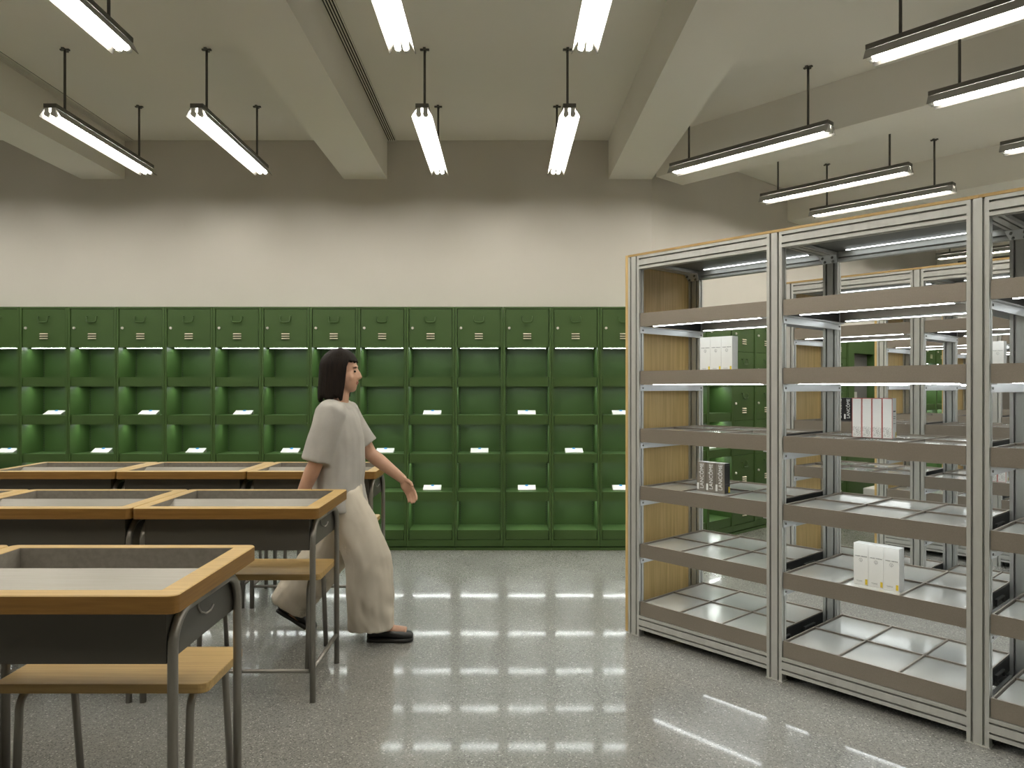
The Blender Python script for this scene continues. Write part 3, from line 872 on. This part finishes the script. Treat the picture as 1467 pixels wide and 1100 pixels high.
def hand(w, d, palm_n, thumb_side, curl):
    """w wrist, d finger direction, palm_n towards the palm side, thumb on thumb_side"""
    d = d.normalized(); pn = (palm_n - d * palm_n.dot(d)).normalized(); ts = (thumb_side - d * thumb_side.dot(d)); ts = (ts - pn * ts.dot(pn)).normalized()
    rot = Matrix((ts, pn, d)).transposed().to_4x4()
    bd.ball(w + d * .045, .036, .016, .050, 16, rot)
    bd.ball(w + d * .058 + ts * .006, .034, .014, .034, 14, rot)
    for k, (off, ln) in enumerate(((.027, .066), (.0095, .074), (-.008, .069), (-.0245, .054))):
        p = w + d * .084 + ts * off; q = [p - d * .02]; ang = curl * (.5 + .12 * k); cur = p.copy(); q.append(cur.copy()); dirv = d.copy()
        for j, f in enumerate((.45, .31, .24)):
            ang_j = ang + j * curl * .75
            dirv = d * math.cos(ang_j) + pn * math.sin(ang_j)
            cur = cur + dirv * ln * f; q.append(cur.copy())
        bd.tube(q, [.0085, .0088, .0082, .0076, .0062], 10)
    th = w + d * .022 + ts * .026 + pn * .006
    t1 = th + (d * .7 + ts * .55 + pn * .35).normalized() * .034; t2 = t1 + (d * .88 + ts * .2 + pn * .4).normalized() * .026
    bd.tube([w + d * .012 + ts * .012, th, t1, t2], [.012, .0115, .0095, .0075], 10)
hand(WRL, Vector((.075, -.02, -.12)), Vector((-.4, -1, -.15)), Vector((1, -.3, .6)), .40)
hand(WRR, Vector((-.045, .01, -.12)), Vector((-.1, 1, .1)), Vector((1, .2, -.35)), .35)
# bare feet inside the shoes
for an, toe in ((ANR, Vector(L(-.505, 3.732, .045))), (ANL, Vector(L(-1.055, 3.872, .045)))):
    bd.tube([an, an.lerp(toe, .5) + Vector((0, 0, -.012)), toe], [.034, .034, .026], 12)
body = link('body', remesh(bd, 'body', .0048, ['skin'], 4, .45), per)
# face details
for sgn in (1, -1):
    e_ = MB().ball(HEAD + Vector((.0735, sgn * .030, -.002)), .0055, .0115, .0062, 12).build('eye', 'eye', body)
    MB().tube([HEAD + Vector((.078, sgn * .014, .017)), HEAD + Vector((.079, sgn * .030, .021)), HEAD + Vector((.068, sgn * .047, .016))], [.0022, .0026, .0014], 6).build('eyebrow', 'hair', body)
MB().ball(HEAD + Vector((.0815, 0, -.0575)), .006, .019, .0042, 12).ball(HEAD + Vector((.0785, 0, -.0655)), .006, .016, .0046, 12).build('mouth', 'lip', body)
# bobbed hair with fringe
hb = MB(); NA, NR = 56, 16; rings = []
for i in range(NR + 1):
    f = i / NR; ring = []
    for k in range(NA):
        a = 2 * PI * k / NA; ca = math.cos(a); fr = abs((a + PI) % (2 * PI) - PI)      # 0 = straight ahead
        s = min(1, max(0, (fr - .92) / .34)); s = s * s * (3 - 2 * s)
        zend = (.050 + .006 * math.sin(a * 23)) * (1 - s) + (-.146 - .010 * math.sin(a * 9) - .005 * math.sin(a * 31)) * s
        top = .122
        z = top + (zend - top) * (1 - math.cos(f * PI / 2)) ** .9 if f < 1 else zend
        zz = z - .014
        q = max(0.0, 1 - max(0, zz) ** 2 / .108 ** 2) ** .5 if zz > 0 else 1.0
        rx, ry = (.108 if ca < 0 else .097), .092
        flare = 1 + (.07 * min(1, max(0, -zz) / .12) if zz < 0 else 0)
        w = 1 + .018 * noise.noise(Vector((math.cos(a) * 6, math.sin(a) * 6, z * 3)))
        ring.append(HEAD + Vector((-.010 + rx * q * ca * w * (flare if ca < 0 else 1), ry * q * math.sin(a) * w * flare, z)))
    rings.append(ring)
hb.loft(rings, cap=False)
ho = hb.build('hair', 'hair', per)
so = ho.modifiers.new('solid', 'SOLIDIFY'); so.thickness = .016; so.offset = -1
# T-shirt
ts = MB()
ts.loft(oval_rings([(*L(-.873, 3.80, 1.232), .066, .064), (*L(-.877, 3.80, 1.212), .105, .078), (*L(-.880, 3.80, 1.190), .166, .092), (*L(-.878, 3.80, 1.14), .182, .112), (*L(-.872, 3.80, 1.04), .180, .130), (*L(-.868, 3.80, .92), .178, .134), (*L(-.868, 3.80, .80), .182, .130), (*L(-.862, 3.80, .725), .188, .135), (*L(-.858, 3.80, .665), .192, .138)]), True)
for sh, el, wr in ((SHR, ELR, WRR), (SHL, ELL, WRL)):
    e1 = sh.lerp(el, .97 if sh is SHR else .80); ins = Vector((0, .085 if sh is SHR else -.085, .028))
    ts.loft(oval_rings([(*(sh + ins), .05, .07), (*(sh + ins * .5), .060, .075), (*(sh + Vector((0, 0, .004))), .070, .078), (*sh.lerp(el, .25), .070, .078), (*sh.lerp(el, .6), .068, .076), (*e1, .066, .074)]), True)
tm = remesh(ts, 'tee', .007, ['tee'], 6, .5)
def folds(me, amp, fx, fz, seed):
    for v in me.vertices:
        c = v.co
        d = noise.noise(Vector((c.x * fx + seed, c.y * fx, c.z * fz))) + .5 * noise.noise(Vector((c.x * fx * 2.3, c.y * fx * 2 + seed, c.z * fz * 2.1)))
        v.co = c + v.normal * d * amp
folds(tm, .010, 9, 5, 3.1)
link('shirt', tm, per)
# wide trousers
tr = MB()
tr.loft(oval_rings([(*L(-.860, 3.80, .80), .158, .110), (*L(-.855, 3.80, .73), .168, .125), (*L(-.845, 3.80, .66), .165, .128), (*L(-.835, 3.80, .60), .15, .12)]))
tr.loft(oval_rings([(*HPR, .084, .090), (*L(-.770, 3.725, .58), .096, .120), (*L(-.708, 3.725, .42), .102, .122), (*L(-.690, 3.727, .26), .108, .124), (*L(-.683, 3.729, .14), .112, .122), (*L(-.680, 3.730, .065), .112, .118)]))
tr.loft(oval_rings([(*HPL, .084, .090), (*L(-.885, 3.875, .58), .096, .118), (*L(-.945, 3.875, .42), .102, .118), (*L(-1.030, 3.874, .29), .106, .118), (*L(-1.105, 3.872, .195), .108, .114), (*L(-1.150, 3.871, .135), .108, .108)]))
tmesh = remesh(tr, 'trousers', .0075, ['trouser'], 6, .5)
folds(tmesh, .016, 8, 4.5, 8.7)
for v in tmesh.vertices:                                            # gathered creases towards the cuffs
    c = v.co; k = max(0, 1 - c.z / .45)
    v.co = c + v.normal * (.010 * k * noise.noise(Vector((c.x * 22, c.y * 9, c.z * 15 + c.x * 16))))
link('trousers', tmesh, per)
# shoes
def shoe(heel, toe, y, tip):
    """heel / toe: points on the sole line (x, z)"""
    h = Vector((heel[0] - PX, y - PY, heel[1])); t = Vector((toe[0] - PX, y - PY, toe[1]))
    d = t - h; Ls = d.length; d.normalize(); up = Vector((-d.z, 0, d.x)); up = up if up.z > 0 else -up
    prof = [(0.0, .026, .052), (.06, .034, .075), (.22, .037, .082), (.42, .036, .062), (.62, .042, .050), (.80, .044, .044), (.94, .034, .034), (1.0, .016, .022)]
    b = MB(); rings = []
    for f, w, hh in prof:
        c = h + d * Ls * f; ring = []
        for k in range(16):
            q = 2 * PI * k / 16
            yy = w * math.cos(q); zz = hh / 2 + hh / 2 * math.sin(q)
            zz = max(zz, hh * .06)
            ring.append(c + Vector((0, yy, 0)) + up * (zz + .010))
        rings.append(ring)
    b.loft(rings)
    o = b.build('shoe', 'shoe', per)
    s = MB(); rr = []
    for f, w, hh in prof:
        c = h + d * Ls * f
        rr.append([c + Vector((0, w * 1.04 * q, 0)) + up * z for q, z in ((-1, 0), (1, 0), (1, .016), (-1, .016))])
    s.loft(rr); s.build('sole', 'shoe', o)
shoe((-.705, .002), (-.472, .004), 3.73, 0)
shoe((-1.215, .115), (-1.018, .001), 3.87, 0)

# ------------------------------------------------------------------ camera, world, view
cam = bpy.data.cameras.new('camera'); co = bpy.data.objects.new('camera', cam); C.objects.link(co)
co.location = (0, 0, 1.3); co.rotation_euler = (PI / 2, 0, 0)
cam.sensor_width = 36; cam.lens = 1040 / 1467 * 36; cam.shift_x = 10 / 1467; cam.shift_y = 5 / 1467
cam.clip_start = .05; cam.clip_end = 60
sc.camera = co
w = bpy.data.worlds.new('world'); sc.world = w; w.use_nodes = True
w.node_tree.nodes['Background'].inputs[0].default_value = (0, 0, 0, 1)
w.node_tree.nodes['Background'].inputs[1].default_value = 0
vs = sc.view_settings
vs.view_transform = 'Standard'; vs.look = 'None'; vs.gamma = 1; vs.use_curve_mapping = False
vs.exposure = 0.16
sc.cycles.max_bounces = 8; sc.cycles.diffuse_bounces = 5; sc.cycles.glossy_bounces = 4
sc.cycles.use_denoising = True
sc.cycles.sample_clamp_indirect = 6
sc.cycles.caustics_reflective = False; sc.cycles.caustics_refractive = False
